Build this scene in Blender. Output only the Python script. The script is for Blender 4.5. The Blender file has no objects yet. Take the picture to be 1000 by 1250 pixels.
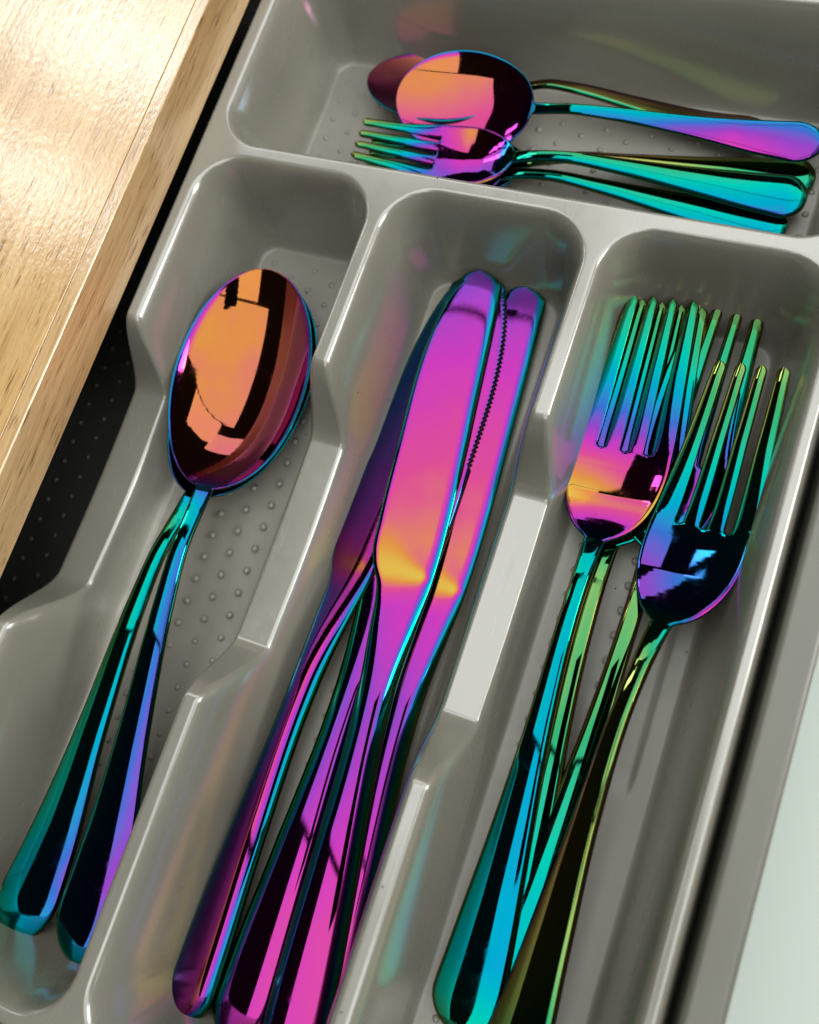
import bpy, math, random
import numpy as np
from mathutils import Matrix, Vector
random.seed(3)
SC = bpy.context.scene
COL = SC.collection
U = 0.0075            # one modelling unit is 7.5 mm; everything below is laid out in these units

# ------------------------------------------------------------------ camera
cam_d = bpy.data.cameras.new('camera')
cam = bpy.data.objects.new('camera', cam_d); COL.objects.link(cam); SC.camera = cam
R = Matrix(((0.91964, -0.26495, 0.28994), (0.32393, 0.92911, -0.17839), (-0.22212, 0.25798, 0.94027)))
cam.matrix_world = Matrix.Translation((0, 0, 30 * U)) @ R.to_4x4()
cam_d.sensor_fit = 'VERTICAL'; cam_d.sensor_height = 36.0; cam_d.lens = 1080 / 1250 * 36
cam_d.clip_start = 0.01; cam_d.clip_end = 50
cam_d.dof.use_dof = True; cam_d.dof.focus_distance = 34 * U; cam_d.dof.aperture_fstop = 8.0

# ------------------------------------------------------------------ light
SC.view_settings.view_transform = 'Standard'; SC.view_settings.look = 'None'
SC.view_settings.gamma = 1; SC.view_settings.exposure = 0.0
w = bpy.data.worlds.new('World'); SC.world = w; w.use_nodes = True
bg = w.node_tree.nodes['Background']; bg.inputs[0].default_value = (1.0, 0.93, 0.85, 1); bg.inputs[1].default_value = 0.025

def area(name, loc, target, sx, sy, power, color):
    l = bpy.data.lights.new(name, 'AREA'); l.shape = 'RECTANGLE'; l.size = sx * U; l.size_y = sy * U
    l.energy = power; l.color = color
    o = bpy.data.objects.new(name, l); COL.objects.link(o)
    o.location = Vector(loc) * U
    o.rotation_euler = (Vector(target) - Vector(loc)).to_track_quat('-Z', 'Y').to_euler()
    return o
area('right_window_light', (150, 52, 66), (-8, 5, -3), 64, 60, 17, (1.0, 0.98, 0.93))
area('overhead_panel_light', (49, 18, 100), (49, 18, 0), 202, 90, 12.6, (0.97, 1.0, 0.98))
area('overhead_panel_light', (20, 89.5, 100), (20, 89.5, 0), 90, 50, 3.3, (0.97, 1.0, 0.98))  # extra panel, added so the large fork's head reflects something bright
area('overhead_panel_light', (37, -73, 100), (37, -73, 0), 118, 88, 7.6, (0.97, 1.0, 0.98))
for sx, sy in ((-272, 192), (-280, 132)): area('side_window_light', (sx, sy, 225), (sx, sy, 0), 108, 26, 5.6, (1.0, 0.98, 0.96))
area('overhead_panel_light', (-77, 110, 100), (-77, 110, 0), 118, 52, 4.2, (0.97, 1.0, 0.98))  # extra panel, added to fill the dark side of the teaspoon bowl

# ------------------------------------------------------------------ materials
def mat(name):
    m = bpy.data.materials.new(name); m.use_nodes = True
    nt = m.node_tree; return m, nt, nt.nodes['Principled BSDF']
def N(nt, t, **kw):
    n = nt.nodes.new(t)
    for k, v in kw.items():
        if k.startswith('i_'):
            n.inputs[k[2:].replace('_', ' ')].default_value = v
        else: setattr(n, k, v)
    return n
def objcoord(nt, scale):
    t = N(nt, 'ShaderNodeTexCoord'); m = N(nt, 'ShaderNodeMapping'); m.inputs['Scale'].default_value = scale
    nt.links.new(t.outputs['Object'], m.inputs['Vector']); return m.outputs['Vector']
def noise(nt, vec, scale, detail=3, rough=.5):
    n = N(nt, 'ShaderNodeTexNoise'); n.inputs['Scale'].default_value = scale; n.inputs['Detail'].default_value = detail
    n.inputs['Roughness'].default_value = rough; nt.links.new(vec, n.inputs['Vector']); return n.outputs['Fac']
def ramp(nt, fac, stops, interp='LINEAR'):
    r = N(nt, 'ShaderNodeValToRGB'); cr = r.color_ramp; cr.interpolation = interp
    while len(cr.elements) < len(stops): cr.elements.new(0.5)
    for e, (p, c) in zip(cr.elements, stops):
        e.position = p; e.color = (*c, 1) if len(c) == 3 else c
    nt.links.new(fac, r.inputs['Fac']); return r.outputs['Color']
def bump(nt, b, h, strength, dist, chain=None):
    n = N(nt, 'ShaderNodeBump'); n.inputs['Strength'].default_value = strength; n.inputs['Distance'].default_value = dist
    nt.links.new(h, n.inputs['Height'])
    if chain: nt.links.new(chain, n.inputs['Normal'])
    nt.links.new(n.outputs['Normal'], b.inputs['Normal']); nt.links.new(n.outputs['Normal'], b.inputs['Coat Normal']); return n.outputs['Normal']

def rainbow_metal():
    # oxide (titanium nitride) film: interference colour from the viewing angle and the film thickness,
    # which differs along each piece and is carried by the mesh attributes 'film' and 'gain'
    m, nt, b = mat('rainbow_coated_steel'); L = nt.links.new
    geo = N(nt, 'ShaderNodeNewGeometry')
    dot = N(nt, 'ShaderNodeVectorMath', operation='DOT_PRODUCT'); L(geo.outputs['Incoming'], dot.inputs[0]); L(geo.outputs['Normal'], dot.inputs[1])
    ab = N(nt, 'ShaderNodeMath', operation='ABSOLUTE'); L(dot.outputs['Value'], ab.inputs[0])
    inv = N(nt, 'ShaderNodeMath', operation='SUBTRACT'); inv.inputs[0].default_value = 1; L(ab.outputs[0], inv.inputs[1])
    ga = N(nt, 'ShaderNodeAttribute', attribute_name='gain'); fi = N(nt, 'ShaderNodeAttribute', attribute_name='film')
    ma = N(nt, 'ShaderNodeMath', operation='MULTIPLY_ADD'); L(inv.outputs[0], ma.inputs[0]); L(ga.outputs['Fac'], ma.inputs[1]); L(fi.outputs['Fac'], ma.inputs[2])
    v = objcoord(nt, (1, 1, 1)); nz = noise(nt, v, 60, 2)
    nm = N(nt, 'ShaderNodeMath', operation='MULTIPLY_ADD'); L(nz, nm.inputs[0]); nm.inputs[1].default_value = 0.03
    L(ma.outputs[0], nm.inputs[2])
    ad = N(nt, 'ShaderNodeMath', operation='SUBTRACT', use_clamp=True); L(nm.outputs[0], ad.inputs[0]); ad.inputs[1].default_value = 0.015
    c = ramp(nt, ad.outputs[0], [(0.0, (1.0, .66, .10)), (.03, (1.0, .36, .08)), (.065, (.96, .10, .38)), (.11, (.82, .06, .66)),
        (.16, (.38, .08, .74)), (.21, (.06, .20, .82)), (.28, (.0, .50, .80)), (.38, (.0, .74, .58)), (.50, (.06, .58, .22)),
        (.62, (.62, .78, .18)), (.75, (.95, .62, .2)), (.86, (.92, .34, .32)), (1.0, (.75, .6, .62))])
    dm = N(nt, 'ShaderNodeMix', data_type='RGBA', blend_type='MULTIPLY'); dm.inputs[0].default_value = 1; L(c, dm.inputs[6]); dm.inputs[7].default_value = (.20, .20, .20, 1); L(dm.outputs[2], b.inputs['Base Color'])
    b.inputs['Metallic'].default_value = 1
    f2 = noise(nt, objcoord(nt, (1, 1, 1)), 900, 4)
    rr = N(nt, 'ShaderNodeMapRange'); rr.inputs[1].default_value = .55; rr.inputs[2].default_value = .8; rr.inputs[3].default_value = .035; rr.inputs[4].default_value = .10
    L(f2, rr.inputs[0])
    sm = noise(nt, objcoord(nt, (1, 1, 1)), 110, 5, .62)
    r2 = N(nt, 'ShaderNodeMapRange'); r2.inputs[1].default_value = .56; r2.inputs[2].default_value = .66; r2.inputs[3].default_value = 0; r2.inputs[4].default_value = .07
    L(sm, r2.inputs[0]); sa = N(nt, 'ShaderNodeMath', operation='ADD'); L(rr.outputs[0], sa.inputs[0]); L(r2.outputs[0], sa.inputs[1])
    L(sa.outputs[0], b.inputs['Roughness'])
    return m
def tray_plastic():
    m, nt, b = mat('grey_tray_plastic'); L = nt.links.new
    v = objcoord(nt, (1, 1, 1)); n = noise(nt, v, 30, 4)
    L(ramp(nt, n, [(.3, (.130, .122, .100)), (.7, (.144, .136, .113))]), b.inputs['Base Color'])
    f = noise(nt, v, 250, 3)
    rr = N(nt, 'ShaderNodeMapRange'); rr.inputs[1].default_value = .3; rr.inputs[2].default_value = .8; rr.inputs[3].default_value = .12; rr.inputs[4].default_value = .22
    L(f, rr.inputs[0])
    sc = noise(nt, objcoord(nt, (260, 26, 60)), 1.0, 6, .7); s2 = N(nt, 'ShaderNodeMapRange'); s2.inputs[1].default_value = .60; s2.inputs[2].default_value = .68; s2.inputs[3].default_value = .27; s2.inputs[4].default_value = .42
    L(sc, s2.inputs[0]); L(s2.outputs[0], b.inputs['Coat Roughness'])
    b.inputs['IOR'].default_value = 1.6
    b.inputs['Coat Roughness'].default_value = .24; b.inputs['Coat IOR'].default_value = 1.62
    # the compartment floors are moulded with a matt texture, walls and rims are polished
    sep = N(nt, 'ShaderNodeSeparateXYZ'); L(v, sep.inputs[0])
    fl = N(nt, 'ShaderNodeMapRange'); fl.inputs[1].default_value = .55 * U; fl.inputs[2].default_value = 1.3 * U; fl.inputs[3].default_value = .03; fl.inputs[4].default_value = 1.0
    L(sep.outputs['Z'], fl.inputs[0]); L(fl.outputs[0], b.inputs['Coat Weight'])
    ro = N(nt, 'ShaderNodeMapRange'); ro.inputs[1].default_value = .55 * U; ro.inputs[2].default_value = 1.3 * U; ro.inputs[3].default_value = .30; ro.inputs[4].default_value = 0.0
    L(sep.outputs['Z'], ro.inputs[0]); ra = N(nt, 'ShaderNodeMath', operation='ADD'); L(ro.outputs[0], ra.inputs[0]); L(rr.outputs[0], ra.inputs[1]); L(ra.outputs[0], b.inputs['Roughness'])
    bump(nt, b, noise(nt, v, 45, 2), .25, .0006)
    return m
def wood(name, dark=0.0, yel=0.0, stretch=(1, 1, 1)):
    m, nt, b = mat(name); L = nt.links.new
    v = objcoord(nt, (70, 6, 70)); broad = noise(nt, v, 1.0, 5, .6)
    v2 = objcoord(nt, (640, 34, 640)); fine = noise(nt, v2, 1.0, 5, .65)
    v3 = objcoord(nt, (1500, 95, 1500)); pores = noise(nt, v3, 1.0, 3, .5)
    c1 = ramp(nt, broad, [(.3, (.35 - dark, .215 - dark * .6, .083)), (.5, (.43 - dark, .275 - dark * .6, .115)), (.7, (.49 - dark, .335 - dark * .6, .16))])
    c2 = ramp(nt, fine, [(.34, (.62, .50, .36)), (.55, (1, 1, 1))])
    c3 = ramp(nt, pores, [(.32, (.28, .17, .09)), (.40, (1, 1, 1))])
    mx = N(nt, 'ShaderNodeMix', data_type='RGBA', blend_type='MULTIPLY'); mx.inputs[0].default_value = .55
    L(c1, mx.inputs[6]); L(c2, mx.inputs[7])
    my = N(nt, 'ShaderNodeMix', data_type='RGBA', blend_type='MULTIPLY'); my.inputs[0].default_value = .75
    L(mx.outputs[2], my.inputs[6]); L(c3, my.inputs[7]); L(my.outputs[2], b.inputs['Base Color'])
    b.inputs['Roughness'].default_value = .30
    b.inputs['Coat Weight'].default_value = 1.0; b.inputs['Coat Roughness'].default_value = .15; b.inputs['Coat IOR'].default_value = 1.75
    nn = bump(nt, b, fine, .32, .0003)
    v4 = objcoord(nt, (1, .45, 1)); bump(nt, b, noise(nt, v4, 800, 3), .30, .0003, nn)
    return m
def plain(name, col, rough, var=.12, scale=20, bmp=0.0, metallic=0.0):
    m, nt, b = mat(name); v = objcoord(nt, (1, 1, 1)); n = noise(nt, v, scale, 4)
    lo = tuple(c * (1 - var) for c in col); hi = tuple(min(1, c * (1 + var)) for c in col)
    nt.links.new(ramp(nt, n, [(.3, lo), (.7, hi)]), b.inputs['Base Color'])
    b.inputs['Roughness'].default_value = rough; b.inputs['Metallic'].default_value = metallic
    if bmp: bump(nt, b, noise(nt, v, scale * 12, 3), bmp, .0004)
    return m
METAL = rainbow_metal(); PLASTIC = tray_plastic()
WOOD = wood('oak_worktop'); WOODEDGE = wood('oak_edge_band', .04)
LINER = plain('dark_rubber_liner', (.018, .018, .017), .45, bmp=.3)
SIDE = plain('grey_drawer_metal', (.075, .073, .058), .38, .05, bmp=.1)
PALE = plain('pale_cabinet_lacquer', (.27, .305, .275), .4, .02, 8)

# ------------------------------------------------------------------ mesh helpers
def link(name, me, m=None, parent=None):
    o = bpy.data.objects.new(name, me); COL.objects.link(o)
    if m and me and not me.materials: me.materials.append(m)
    if parent: o.parent = parent
    return o
def mesh(name, verts, quads, smooth=True):
    me = bpy.data.meshes.new(name); verts = np.asarray(verts, dtype=np.float32) * U; quads = np.asarray(quads, dtype=np.int32)
    me.vertices.add(len(verts)); me.vertices.foreach_set('co', verts.ravel())
    me.loops.add(quads.size); me.loops.foreach_set('vertex_index', quads.ravel())
    me.polygons.add(len(quads)); me.polygons.foreach_set('loop_start', np.arange(len(quads), dtype=np.int32) * quads.shape[1])
    me.update(calc_edges=True); me.validate()
    if smooth: me.shade_smooth()
    return me
def thing(name, label, cat, loc=(0, 0, 0), group=None):
    o = bpy.data.objects.new(name, None); COL.objects.link(o); o.location = Vector(loc) * U
    o.empty_display_size = .02; o['label'] = label; o['category'] = cat
    if group: o['group'] = group
    return o
def box(name, lo, hi, m, parent=None, bev=.08):
    import bmesh
    bm = bmesh.new(); bmesh.ops.create_cube(bm, size=1)
    for v in bm.verts:
        v.co = Vector([(lo[i] + hi[i]) / 2 + v.co[i] * (hi[i] - lo[i]) for i in range(3)]) * U
    if bev:
        bmesh.ops.bevel(bm, geom=bm.edges[:], offset=bev * U, segments=3, profile=.5, affect='EDGES')
    me = bpy.data.meshes.new(name); bm.to_mesh(me); bm.free(); me.shade_smooth()
    for p_ in me.polygons:
        if max(abs(c) for c in p_.normal) > .999: p_.use_smooth = False
    o = link(name, me, m, parent); return o

# ------------------------------------------------------------------ cutlery tray (one moulded shell)
FLOOR = -5.2; DIP = -3.4
def smin(a, b, k):
    h = np.maximum(k - np.abs(a - b), 0) / k; return np.minimum(a, b) - h * h * k * .25
def smax(a, b, k): return -smin(-a, -b, k)
def sdbox(x, y, x0, x1, y0, y1, r):
    cx, cy, hx, hy = (x0 + x1) / 2, (y0 + y1) / 2, (x1 - x0) / 2 - r, (y1 - y0) / 2 - r
    qx, qy = np.abs(x - cx) - hx, np.abs(y - cy) - hy
    return np.hypot(np.maximum(qx, 0), np.maximum(qy, 0)) + np.minimum(np.maximum(qx, qy), 0) - r
CELLS = [(-22.95, -15.35, -14.7, 18.2), (-14.15, -6.42, -14.7, 18.2), (-5.25, 2.45, -14.7, 18.2), (-22.85, 2.45, 19.42, 28.75)]
def sstep(t): t = np.clip(t, 0, 1); return t * t * (3 - 2 * t)
def tray_z(x, y):
    dip = DIP * sstep((10.62 - y) / 2.55) * sstep((y + 3.2) / 2.8)
    dip = dip * (1 - sstep((x - .6) / .6))
    top = dip - .16 * np.sin(np.clip((y + .7) / 9.0, 0, 1) * math.pi) * (x < .6)
    z = top
    for i, (x0, x1, y0, y1) in enumerate(CELLS):
        d = sdbox(x, y, x0, x1, y0, y1, 1.75)
        wall = -d * 0 + (d + .0) * 8.0            # negative inside
        wall = np.where(d > 0, d * 8.0, d * 8.0)
        basin = smax(wall, np.full_like(x, FLOOR), 3.0)
        z = smin(z, basin, 3.1)
    d = sdbox(x, y, -23.95, 3.25, -15.6, 29.8, 2.6)
    z = smin(z, -d * 5.2, 1.1)
    return np.maximum(z, FLOOR - .35)
def spaced(ranges):
    out = []
    for a, b, st in ranges:
        n = max(1, int(round((b - a) / st))); out += list(np.linspace(a, b, n, endpoint=False))
    return np.array(out + [ranges[-1][1]])
gx = spaced([(-25.1, -24.2, .1), (-24.2, -23.6, .05), (-23.6, -23.1, .08), (-23.1, -22.3, .035), (-22.3, -20.9, .07), (-20.9, -17.2, .14), (-17.2, -15.9, .07),
             (-15.9, -15.1, .035), (-15.1, -14.35, .06), (-14.35, -13.5, .035), (-13.5, -12.1, .07), (-12.1, -8.4, .14), (-8.4, -7.1, .07), (-7.1, -6.25, .035),
             (-6.25, -5.4, .06), (-5.4, -4.6, .035), (-4.6, -3.2, .07), (-3.2, .4, .14), (.4, 1.8, .07), (1.8, 2.7, .035), (2.7, 4.4, .05)])
gy = spaced([(-16.7, -15.2, .09), (-15.2, -14.0, .04), (-14.0, -12.4, .08), (-12.4, -3.4, .35), (-3.4, -.4, .07), (-.4, 7.8, .3), (7.8, 10.8, .06), (10.8, 16.2, .3),
             (16.2, 17.5, .07), (17.5, 18.4, .035), (18.4, 19.2, .06), (19.2, 20.1, .035), (20.1, 21.4, .07), (21.4, 26.8, .25), (26.8, 28.1, .08), (28.1, 29.0, .04), (29.0, 31.0, .09)])
X, Y = np.meshgrid(gx, gy); Z = tray_z(X, Y)
nx, ny = len(gx), len(gy)
idx = np.arange(nx * ny).reshape(ny, nx)
q = np.stack([idx[:-1, :-1], idx[:-1, 1:], idx[1:, 1:], idx[1:, :-1]], -1).reshape(-1, 4)
zz = Z.ravel(); q = q[(zz[q] > FLOOR - .34).any(1)]
used = np.unique(q); remap = -np.ones(nx * ny, int); remap[used] = np.arange(len(used))
tv = np.stack([X.ravel(), Y.ravel(), zz], 1)[used]
tray = thing('cutlery_tray', 'warm grey glossy plastic cutlery tray with four compartments and dipped dividers', 'cutlery tray', (-10, 7, FLOOR - .35))
tray_me = mesh('tray_body', tv - np.array([-10, 7, FLOOR - .35]), remap[q])
link('tray_body', tray_me, PLASTIC, tray)

def dots(name, pts, r, h, m, parent, origin):
    vs, fs = [], []
    rings = [(1.0, -.02), (.86, .45), (.5, .86), (0.02, 1.0)]; n = 10
    for (px, py, pz) in pts:
        b = len(vs)
        for (rr, hh) in rings:
            for k in range(n):
                a = 2 * math.pi * k / n; vs.append((px + r * rr * math.cos(a) - origin[0], py + r * rr * math.sin(a) - origin[1], pz + h * hh - origin[2]))
        for j in range(3):
            for k in range(n):
                fs.append((b + j * n + k, b + j * n + (k + 1) % n, b + (j + 1) * n + (k + 1) % n, b + (j + 1) * n + k))
    o = link(name, mesh(name, vs, fs), m, parent); o['kind'] = 'stuff'; return o
pts = []
for (x0, x1, y0, y1) in CELLS[:3]:
    xc = (x0 + x1) / 2
    for j in range(30):
        for i in range(-2, 3):
            xx = xc + i * 1.08; yy = y0 + 1.6 + j * 1.02 + (.51 if i % 2 else 0)
            if yy < y1 - 1.4 and not (x0 > -6 and i > 0): pts.append((xx, yy, FLOOR))
x0, x1, y0, y1 = CELLS[3]
for i in range(23):
    for j in range(6): pts.append((x0 + 1.6 + i * 1.02, y0 + 1.9 + j * 1.08 + (.5 if i % 2 else 0), FLOOR))
dots('floor_bumps', pts, .15, .085, PLASTIC, tray, (-10, 7, FLOOR - .35))

sv = []
for _ in range(46):
    sx, sy = random.uniform(-22.5, 2.2), random.uniform(-13, 27)
    sv.append((sx, sy, float(tray_z(np.array([[sx]]), np.array([[sy]]))[0, 0]) + .0))
dots('dust_specks', sv[:30], .035, .03, plain('dark_dust', (.03, .025, .02), .8), tray, (-10, 7, FLOOR - .35))

# ------------------------------------------------------------------ cutlery builders
def interp(s, tab):
    xs, ys = zip(*tab); xs = np.array(xs, float); ys = np.array(ys, float)
    # monotone-ish cubic (Catmull-Rom tangents)
    m = np.gradient(ys, xs); s = np.clip(s, xs[0], xs[-1]); i = np.clip(np.searchsorted(xs, s) - 1, 0, len(xs) - 2)
    h = xs[i + 1] - xs[i]; t = (s - xs[i]) / h
    return (2*t**3 - 3*t**2 + 1) * ys[i] + (t**3 - 2*t**2 + t) * h * m[i] + (-2*t**3 + 3*t**2) * ys[i+1] + (t**3 - t**2) * h * m[i+1]
def lin(s, tab): xs, ys = zip(*tab); return np.interp(s, xs, ys)

def assemble(strips, splits):
    """strips: list of (top grid, bottom grid, film, gain, part-index per row). Welds, computes shared normals, cuts into part meshes."""
    V, F, A, G, P = [], [], [], [], []
    base = 0
    for (T, B, film, gain, part) in strips:
        n, k = T.shape[:2]
        for g, flip in ((T, False), (B, True)):
            V.append(g.reshape(-1, 3)); A.append(film.reshape(-1)); G.append(gain.reshape(-1))
            ii = base + np.arange(n * k).reshape(n, k)
            f = np.stack([ii[:-1, :-1], ii[:-1, 1:], ii[1:, 1:], ii[1:, :-1]], -1)
            if not flip: f = f[..., ::-1]
            F.append(f.reshape(-1, 4)); P.append(np.repeat(part[:-1], k - 1)); base += n * k
    V = np.concatenate(V); F = np.concatenate(F); A = np.concatenate(A); G = np.concatenate(G); P = np.concatenate(P)
    key = np.round(V / .004).astype(np.int64); _, first, invr = np.unique(key, axis=0, return_index=True, return_inverse=True)
    invr = invr.ravel(); F = invr[F]; V = V[first]; A = A[first]; G = G[first]
    fn = np.cross(V[F[:, 2]] - V[F[:, 0]], V[F[:, 3]] - V[F[:, 1]])
    NV = np.zeros_like(V)
    for c in range(4): np.add.at(NV, F[:, c], fn)
    NV /= np.linalg.norm(NV, axis=1, keepdims=True) + 1e-12
    out = []
    for p in sorted(set(P.tolist())):
        f = F[P == p]
        # drop degenerate corners -> polygons
        u = np.unique(f); rm = -np.ones(len(V), int); rm[u] = np.arange(len(u)); faces = []
        for a in rm[f].tolist():
            r = [a[i] for i in range(4) if a[i] != a[i - 1]]
            if len(set(r)) >= 3 and len(set(r)) == len(r): faces.append(r)
        me = bpy.data.meshes.new(splits[p]); me.from_pydata((V[u] * U).tolist(), [], faces); me.update()
        me.shade_smooth()
        for nm, arr in (('film', A), ('gain', G)):
            at = me.attributes.new(nm, 'FLOAT', 'POINT'); at.data.foreach_set('value', arr[u].astype(np.float32))
        if len(me.vertices) == len(u): me.normals_split_custom_set_from_vertices([tuple(v) for v in NV[u]])
        me.materials.append(METAL); out.append((splits[p], me))
    return out
def ends(s, L, r0, r1):
    f = np.ones_like(s)
    if r0: f = np.where(s < r0, np.sqrt(np.maximum(0, 1 - ((r0 - s) / r0) ** 2)), f)
    if r1: f = np.where(s > L - r1, np.sqrt(np.maximum(0, 1 - ((s - L + r1) / r1) ** 2)), f)
    return f
def samples(L, dense):
    s = [0, L]
    n = int(L / .22)
    s += list(np.linspace(0, L, n))
    for r in (.8, ): s += list(r * (1 - np.cos(np.linspace(0, math.pi / 2, 12)))); s += list(L - r * 1.6 * (1 - np.cos(np.linspace(0, math.pi / 2, 14))))
    for a, b, st in dense: s += list(np.arange(a, b, st))
    s = np.unique(np.round(s, 3)); keep = [s[0]]
    for v in s[1:]:
        if v - keep[-1] > .006: keep.append(v)
    return np.array(keep)
def edge_off(d, er): t = np.clip(d / er, 0, 1); return np.sqrt(np.maximum(0, 1 - (1 - t) ** 2))

def spoon(L, k, film_h, film_b=.0, gain_b=.3, depth=1.15, wide=1.0):
    """k scales widths; bowl runs 0..bl"""
    bl = 10.2 * k; a = 5.0 * k; bw = 3.02 * k * wide
    s = samples(L, [(0, bl + 3 * k, .12)])
    wb = bw * np.sqrt(np.maximum(0, 1 - np.where(s < a, ((s - a) / a), (s - a) / (bl - a) * .985) ** 2))
    wb = np.where(s > bl, 0, wb)
    hw = interp(s, [(0, .40 * k), (10 * k, .40 * k), (12.5 * k, .36 * k), (L * .55, .46 * k), (L * .72, .72 * k), (L * .88, 1.17 * k), (L - 1.0 * k, 1.36 * k), (L, 1.36 * k)])
    hw = hw * ends(s, L, 0, 2.1 * k) * (s > a)
    p = 3.2; wv = np.where(s < a, wb, (wb ** p + np.maximum(hw, 0) ** p) ** (1 / p))
    zs = interp(s, [(0, .25 * k), (a, 0), (bl * .9, .08 * k), (bl * 1.08, .55 * k), (bl * 1.28, 1.1 * k), (L * .52, 1.05 * k), (L * .7, .25 * k), (L * .86, -.55 * k), (L, -.72 * k)])
    v = -np.cos(np.linspace(0, math.pi, 35))
    S, Vv = np.meshgrid(s, v, indexing='ij'); W = wv[:, None]; Xx = Vv * W
    r2 = np.clip((Xx / bw) ** 2 + (np.where(S < a, (S - a) / a, (S - a) / (bl - a + .2 * k))) ** 2, 0, 1)
    conc = -depth * k * (1 - r2 ** 1.15)
    hz = np.clip((S - bl) / (1.2 * k), 0, 1)               # handle weight
    er = np.minimum(.13 * k + 0 * Xx, W * .5 + 1e-4); d = W - np.abs(Xx)
    off = edge_off(d, np.maximum(er, 1e-4)); th = (.11 + .06 * hz) * k
    dome = .16 * k * hz * (1 - (Vv) ** 2) * np.minimum(1, W / k)
    zc = zs[:, None] + conc
    T = np.stack([Xx, S, zc + th * off + dome * (off)], -1); B = np.stack([Xx, S, zc - th * off], -1)
    film = lin(s, [(0, film_b), (bl * .93, film_b), (bl * 1.02, film_b + .10)] + [(f * L, g) for f, g in film_h])[:, None] + 0 * Xx
    gain = lin(s, [(0, gain_b), (bl * .95, gain_b), (bl * 1.15, .9), (L, .8)])[:, None] + 0 * Xx
    # the film thins out over the rolled rim of the bowl
    film = film + (1 - hz) * .30 * np.clip((np.abs(Vv) - .86) / .14, 0, 1) ** 2
    part = (s > bl * 1.02).astype(int)
    return assemble([(T, B, film, gain, part)], {0: 'bowl', 1: 'handle'})

def fork(L, k, film_t, gain=.6, tl=6.15):
    """four tines 0..sr, head to hl, handle to L"""
    sr = tl * k; hl = 10.2 * k; sp = .93 * k; g0 = .135 * k
    s = samples(L, [(0, .5, .04), (0, hl + 2 * k, .14), (sr - .1, sr + g0 + .1, .02 * k)])
    s = np.unique(np.append(s, [sr, sr + g0]))
    stem = interp(s, [(0, .40 * k), (hl, .42 * k), (12 * k, .37 * k), (14 * k, .38 * k), (L * .6, .48 * k), (L * .75, .80 * k), (L * .9, 1.2 * k), (L - k, 1.34 * k), (L, 1.34 * k)])
    blade = interp(s, [(0, 1.44 * k), (3 * k, 1.68 * k), (sr, 1.93 * k), (sr + .8 * k, 1.97 * k), (L, 1.97 * k)]) * np.sqrt(np.maximum(0, 1 - (np.clip(s - 6.6 * k, 0, 3.6 * k) / (3.6 * k)) ** 2.1))
    Wout = (blade ** 3.5 + stem ** 3.5) ** (1 / 3.5) * ends(s, L, 0, 1.3 * k)
    zs = interp(s, [(0, .72 * k), (2.5 * k, .32 * k), (5 * k, .04 * k), (7.5 * k, -.05 * k), (9.3 * k, .14 * k), (11.3 * k, .62 * k), (13.5 * k, .88 * k), (L * .6, .55 * k), (L * .76, -.15 * k), (L * .9, -.7 * k), (L, -.95 * k)])
    strips = []
    tipf = ends(s, L, .24 * k, 0)
    gs = np.where(s <= sr, np.interp(s, [0, sr], [.165 * k, g0]), np.where(s < sr + g0, np.sqrt(np.maximum(0, g0 ** 2 - (s - sr) ** 2)), 0))
    mids = [np.interp(s, [0, sr], [m * .93 * k * .83, m * sp]) for m in (-1, 0, 1)]
    # beyond the head the three seams close up with the outline
    mids = [np.where(s > sr + g0, m * np.minimum(1, Wout / (1.86 * k)), m) for m in mids]
    edges = [-Wout, *mids, Wout]
    v01 = (1 - np.cos(np.linspace(0, math.pi, 11))) / 2
    for i in range(4):
        e0 = edges[i] + (gs if i > 0 else 0); e1 = edges[i + 1] - (gs if i < 3 else 0)
        c = (e0 + e1) / 2; h = (e1 - e0) / 2
        h = np.where(s < sr, h * tipf, h)
        S = s[:, None] + 0 * v01; Xx = c[:, None] + h[:, None] * (2 * v01[None] - 1)
        d = np.full_like(Xx, 99.)
        intine = (s < sr)[:, None]
        dl = Xx - (c - h)[:, None]; dr = (c + h)[:, None] - Xx
        d_t = np.minimum(dl, dr)
        d_h = Wout[:, None] - np.abs(Xx)
        for m in mids: d_h = np.minimum(d_h, np.maximum(0, np.hypot(Xx - m[:, None], S - sr) - g0))
        d = np.where(intine, d_t, d_h)
        er = np.minimum(.17 * k, Wout[:, None] * .5 + 1e-4)
        er = np.where(intine, np.maximum(np.interp(S, [0, sr - .8 * k, sr], [1, 1, .5]) * h[:, None], 1e-4), er)
        off = edge_off(d, np.maximum(er, 1e-4))
        hz = np.clip((S - hl) / (1.5 * k), 0, 1); th = (.12 + .08 * hz) * k
        th = th * np.where(intine, np.interp(S, [0, .6 * k, sr], [1.0, 1.35, 1]), 1)
        dome = .15 * k * hz * (1 - (Xx / np.maximum(Wout[:, None], 1e-3)) ** 2) * np.minimum(1, Wout[:, None] / k)
        conc = -.30 * k * np.clip((S - 3 * k) / (4 * k), 0, 1) * (1 - np.clip((S - 8.2 * k) / (2.2 * k), 0, 1)) * (1 - (Xx / (1.9 * k)) ** 2)
        zc = zs[:, None] + conc
        T = np.stack([Xx, S, zc + th * off + dome * off], -1); B = np.stack([Xx, S, zc - th * off], -1)
        film = lin(s / k, [(a, b) for a, b in film_t])[:, None] + 0 * Xx
        g = lin(s, [(0, gain), (hl, gain), (hl * 1.2, .9), (L, .8)])[:, None] + 0 * Xx
        part = np.where(s < sr, i, np.where(s < hl * 1.02, 4, 5))
        strips.append((T, B, film, g, part))
    return assemble(strips, {0: 'tine', 1: 'tine', 2: 'tine', 3: 'tine', 4: 'head', 5: 'handle'})

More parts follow.
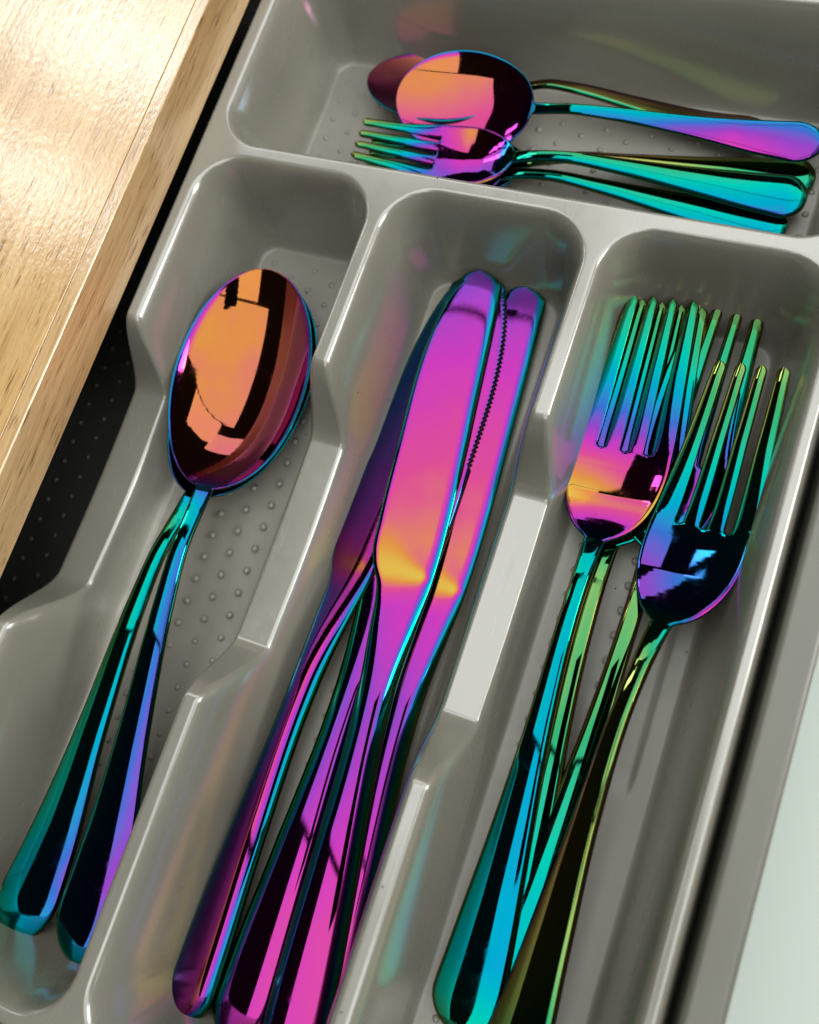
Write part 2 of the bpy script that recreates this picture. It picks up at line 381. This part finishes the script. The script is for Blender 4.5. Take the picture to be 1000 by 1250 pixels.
def knife(L, film_t, gain_b=.9, teeth=False, mirror=-1):
    bl = 13.8
    s = samples(L, [(0, 1.5, .06), (bl - 1.6, bl + 2.5, .09)] + ([(.9, 8.6, .035)] if teeth else []))
    # back of the blade (right, +x) nearly straight; cutting edge (left) bellied
    R_ = interp(s, [(0, 1.16), (1.2, 1.20), (6, 1.25), (bl - 1, 1.22), (bl, 1.16), (bl + 1.5, 1.0), (bl + 4.5, .74), (L * .62, .72), (L * .78, .95), (L * .92, 1.18), (L, 1.22)])
    Lf = interp(s, [(0, 1.55), (8.0, 1.58), (11.5, 1.58), (bl - .9, 1.50), (bl - .3, 1.32), (bl + .2, 1.08), (bl + .8, .96), (bl + 2, .88), (bl + 4.5, .73), (L * .62, .72), (L * .78, .95), (L * .92, 1.18), (L, 1.22)])
    Lf = -.1 + (Lf + .1) * np.sqrt(np.maximum(0, 1 - (1 - np.minimum(s, 6.5) / 6.5) ** 2.2))
    Lf = np.maximum(Lf, -.1 + .72 * np.sqrt(np.maximum(0, 1 - (1 - np.minimum(s, .5) / .5) ** 2)))
    e0 = ends(s, L, .62, 0); e1 = ends(s, L, 0, 1.2)
    if teeth:
        ph = (s - .9) / .205
        tri = np.abs((ph % 1) * 2 - 1)
        notch = np.where((s > .9) & (s < 8.4), .10 * tri, 0)
    else: notch = 0 * s
    R2 = np.where(s < .62, .1 + (R_ - .1) * e0, R_) * e1; L2 = Lf * e1
    zs = interp(s, [(0, 0), (bl, 0), (bl + 3, .12), (L * .75, .15), (L, -.1)])
    v = (1 - np.cos(np.linspace(0, math.pi, 31))) / 2
    Xx = (-L2)[:, None] + (R2 + L2)[:, None] * v[None]; Xx = Xx + notch[:, None] * (1 - v[None]) ** 10; S = s[:, None] + 0 * Xx
    W = ((R2 + L2) / 2)[:, None]; mid = ((R2 - L2) / 2)[:, None]; Vv = (Xx - mid) / np.maximum(W, 1e-4)
    d = np.maximum(0, W * (1 - np.abs(2 * v[None] - 1))); hz = sstep((S - bl + 1.2) / 6.0)
    # blade: flat, ground towards the cutting edge; handle: domed with soft shoulders
    erL = np.where(Xx < mid, .20, .38) * (1 - hz) + .55 * hz
    off = edge_off(d, np.minimum(erL, W * .95 + 1e-4))
    th = .13 + .24 * hz
    crown = .025 * (1 - Vv ** 2) * (1 - hz) + .16 * hz * (1 - Vv ** 2)
    zc = zs[:, None]
    T = np.stack([Xx, S, zc + (th + crown) * off], -1); B = np.stack([Xx, S, zc - (th + crown) * off], -1)
    if mirror < 0:
        T[..., 0] *= -1; B[..., 0] *= -1; T, B = T[:, ::-1], B[:, ::-1]; flip = True
    else: flip = False
    film = lin(s, film_t)[:, None] + 0 * Xx; g = lin(s, [(0, gain_b), (bl, gain_b), (bl + 3, .55), (L, .5)])[:, None] + 0 * Xx
    er_ = (R2[:, None] - Xx); el_ = (Xx + L2[:, None])
    if mirror < 0: er_ = R2[:, None] - Xx
    film = film + .34 * np.clip(1 - er_ / .5, 0, 1) ** 1.6 + .16 * (1 - hz) * np.clip(1 - el_ / .35, 0, 1) ** 2
    # lower film values fanning out where the blade meets the bolster
    dd = 0; film = film - .075 * np.exp(-(np.abs(S - bl + .25) / (.10 + .50 * np.abs(Xx - 1.15))) ** 2)
    if flip: film = film[:, ::-1]
    part = (s > bl).astype(int)
    return assemble([(T, B, film, g, part)], {0: 'blade', 1: 'handle'})

def place(name, label, cat, parts, tip, end, roll=0, group=None, pitch_fix=True):
    t = thing(name, label, cat, group=group)
    A, B = Vector(tip), Vector(end); y = (B - A).normalized()
    z = Vector((0, 0, 1)); z = (z - y * z.dot(y)).normalized(); x = y.cross(z)
    M = Matrix((x, y, z)).transposed() @ Matrix.Rotation(math.radians(roll), 3, 'Y')
    t.matrix_world = Matrix.Translation(A * U) @ M.to_4x4()
    cache = {}
    for nm, me in parts: link(nm, me, None, t)
    return t

# ---- compartment 1: two table spoons
gS = 'table spoons in the left compartment'
sp_parts = spoon(29.4, 1.0, [(.40, .20), (.55, .20), (.75, .14), (.9, .10), (1.0, .16)], .032, .07, 1.2)
sp2_parts = spoon(29.4, 1.0, [(.40, .30), (.55, .32), (.75, .20), (.9, .14), (1.0, .20)], .05, .3)
place('table_spoon', 'large orange and dark red spoon bowl lying on top in the left compartment', 'spoon', sp_parts, (-20.05, 15.0, -3.1), (-17.1, -14.0, -3.15), -8, gS)
place('table_spoon', 'rainbow spoon under the orange bowl, its handle end nearest the left tray wall', 'spoon', sp2_parts, (-19.4, 14.7, -3.8), (-20.2, -13.3, -3.35), -5, gS)
# ---- compartment 2: four knives
kf = [(0, .06), (2, .045), (8, .03), (12, .02), (13.8, .05), (15, .09), (19, .15), (23, .11), (27, .06), (32, .05)]
kd = [(0, .06), (2, .02), (10, -.04), (13.8, -.07), (15, -.03), (20, .02), (26, -.03), (32, -.06)]
gK = 'table knives in the middle compartment'
place('table_knife', 'dark purple knife at the bottom left of the knife pile, mostly in shade', 'knife', knife(31.9, kd, .6), (-11.85, 17.3, -4.6), (-12.6, -14.3, -4.4), 26, gK)
place('table_knife', 'bright magenta knife on top of the pile with an orange glow at its bolster', 'knife', knife(31.9, kf), (-11.1, 17.4, -3.85), (-7.9, -14.2, -3.7), -8, gK)
place('table_knife', 'rightmost rainbow knife, lying against the divider beside the large forks', 'knife', knife(31.9, kf), (-9.2, 17.5, -4.7), (-7.6, -14.0, -4.6), -3, gK)
place('table_knife', 'rainbow knife whose fine serrated edge shows between two magenta blades', 'knife', knife(31.9, kf, teeth=True, mirror=1), (-10.35, 17.4, -4.3), (-10.3, -14.4, -4.25), -1, gK)
# ---- compartment 3: four table forks
f1 = [(0, .45), (1.5, .38), (4, .24), (5.6, .14), (7, .03), (8.6, -.05), (9.6, .04), (10.6, .2), (12, .30), (16, .30), (21, .25), (26, .24), (28, .33)]
f2 = [(0, .5), (2, .42), (5, .2), (8, .1), (9.6, .3), (12, .5), (16, .52), (20, .42), (24, .3), (28, .33)]
f3 = [(0, .52), (3, .42), (5.5, .28), (7, .18), (8.6, .11), (9.4, .07), (10.3, .3), (12, .48), (18, .58), (22, .52), (28, .26)]
gF = 'table forks in the right compartment'
place('table_fork', 'leftmost large fork, with pink and orange shoulders, lying over its twin', 'fork', fork(28.6, 1.0, f1), (-3.1, 17.55, -4.1), (-2.75, -10.6, -3.7), 7, gF)
place('table_fork', 'large fork nested beneath the pink and orange one, only tine tips and edges showing', 'fork', fork(28.6, 1.0, f2), (-2.8, 17.6, -4.55), (-1.95, -10.4, -4.05), 3, gF)
place('table_fork', 'large fork with teal and gold tines, lying beneath the dark green fork', 'fork', fork(28.6, 1.0, f2), (-.72, 17.8, -4.55), (-1.25, -10.4, -4.0), -4, gF)
place('table_fork', 'dark green and blue fork slanting on top, nearest the right tray wall', 'fork', fork(28.6, 1.0, f3), (1.0, 15.0, -2.9), (-1.0, -13.2, -2.65), 22, gF)
# ---- back compartment: two teaspoons, three dessert forks
place('teaspoon', 'small teaspoon with a bright pink and orange bowl, lying on top', 'spoon',
      spoon(18.5, .62, [(.42, .26), (.6, .22), (.8, .09), (1.0, .14)], .03, .34, .75, 1.2), (-17.3, 24.8, -3.1), (.95, 25.8, -3.6), 20, 'teaspoons in the back compartment')
place('teaspoon', 'small dark teaspoon mostly hidden underneath the bright pink bowl', 'spoon',
      spoon(18.5, .67, [(.42, .4), (.6, .45), (.8, .4), (1.0, .4)], .02, .12, .8, 1.17), (-19.5, 26.2, -4.0), (-1.2, 26.9, -4.4), -14, 'teaspoons in the back compartment')
g1 = [(0, .5), (2, .38), (4, .15), (5.2, .05), (7, -.02), (9, -.03), (10.2, .2), (14, .3), (20, .3), (26, .2), (28, .3)]
gD = 'dessert forks in the back compartment'
place('dessert_fork', 'small fork with a purple and pink head lying on top of its pile', 'fork', fork(19.6, .72, g1, tl=5.0), (-18.5, 22.45, -3.75), (1.1, 23.5, -3.6), 3, gD)
place('dessert_fork', 'small fork just beneath the purple one, its tine tips poking out beyond it', 'fork', fork(19.6, .72, g1, tl=5.0), (-18.95, 22.35, -4.5), (.6, 22.4, -4.1), 0, gD)
place('dessert_fork', 'lowest small fork, its handle slanting back beneath the small spoon handle', 'fork', fork(19.6, .72, f2, tl=5.0), (-18.2, 22.2, -4.8), (.7, 25.0, -4.35), 0, gD)

# ------------------------------------------------------------------ the phone that takes the picture (seen in the reflections)
PH = plain('black_phone_glass', (.012, .012, .013), .25)
ph = thing('smartphone', 'black smartphone held above the tray, seen only as a dark reflection in the cutlery', 'smartphone')
pb = box('phone_body', (-4.9, -10, .45), (4.9, 10, 1.6), PH, ph, .4)
ph.matrix_world = cam.matrix_world @ Matrix.Translation(Vector((0, -7.5, .25)) * U)

# ------------------------------------------------------------------ worktop, drawer, cabinet
wt = thing('worktop', 'thick light oak worktop with visible grain and a bright window sheen, overhanging the open drawer', 'worktop', (-44, 5, .35))
def sub(o, off):
    for v in o.data.vertices: v.co -= Vector(off) * U
    return o
sub(box('board', (-90, -40, .35), (-24.70, 60, 2.67), WOOD, wt, .02), (-44, 5, .35))
sub(box('edge_band', (-24.695, -40, .32), (-24.05, 60, 2.68), WOODEDGE, wt, .07), (-44, 5, .35))
dr = thing('drawer', 'open grey metal drawer with a dark dotted rubber liner around the cutlery tray', 'drawer', (0, 0, -6.2))
def dbox(n, lo, hi, m, bev=.1): return sub(box(n, lo, hi, m, dr, bev), (0, 0, -6.2))
dbox('liner', (-34, -22, -5.9), (4.2, 34, FLOOR - .42), LINER, 0)
dbox('side_panel', (3.72, -22, -6.4), (4.98, 34, -.15), SIDE, .22)
dbox('side_panel', (-36, -22, -6.4), (-34.7, 34, -.5), SIDE, .22)
dbox('back_panel', (-34.6, 34.1, -6.4), (3.7, 35.3, -.3), SIDE, .2)
lp = []
for i in range(10):
    for j in range(50): lp.append((-34 + i * 1.15 - .0, -14 + j * 1.0 + (.5 if i % 2 else 0), FLOOR - .42))
dots('liner_dots', lp, .17, .10, LINER, dr, (0, 0, -6.2))
cb = sub(box('cabinet_panel', (5.3, -60, -18), (70, 70, -14), PALE, None, .2), (0, 0, 0))
cb['label'] = 'pale greenish white cabinet surface, out of focus beyond the drawer side'; cb['category'] = 'cabinet'
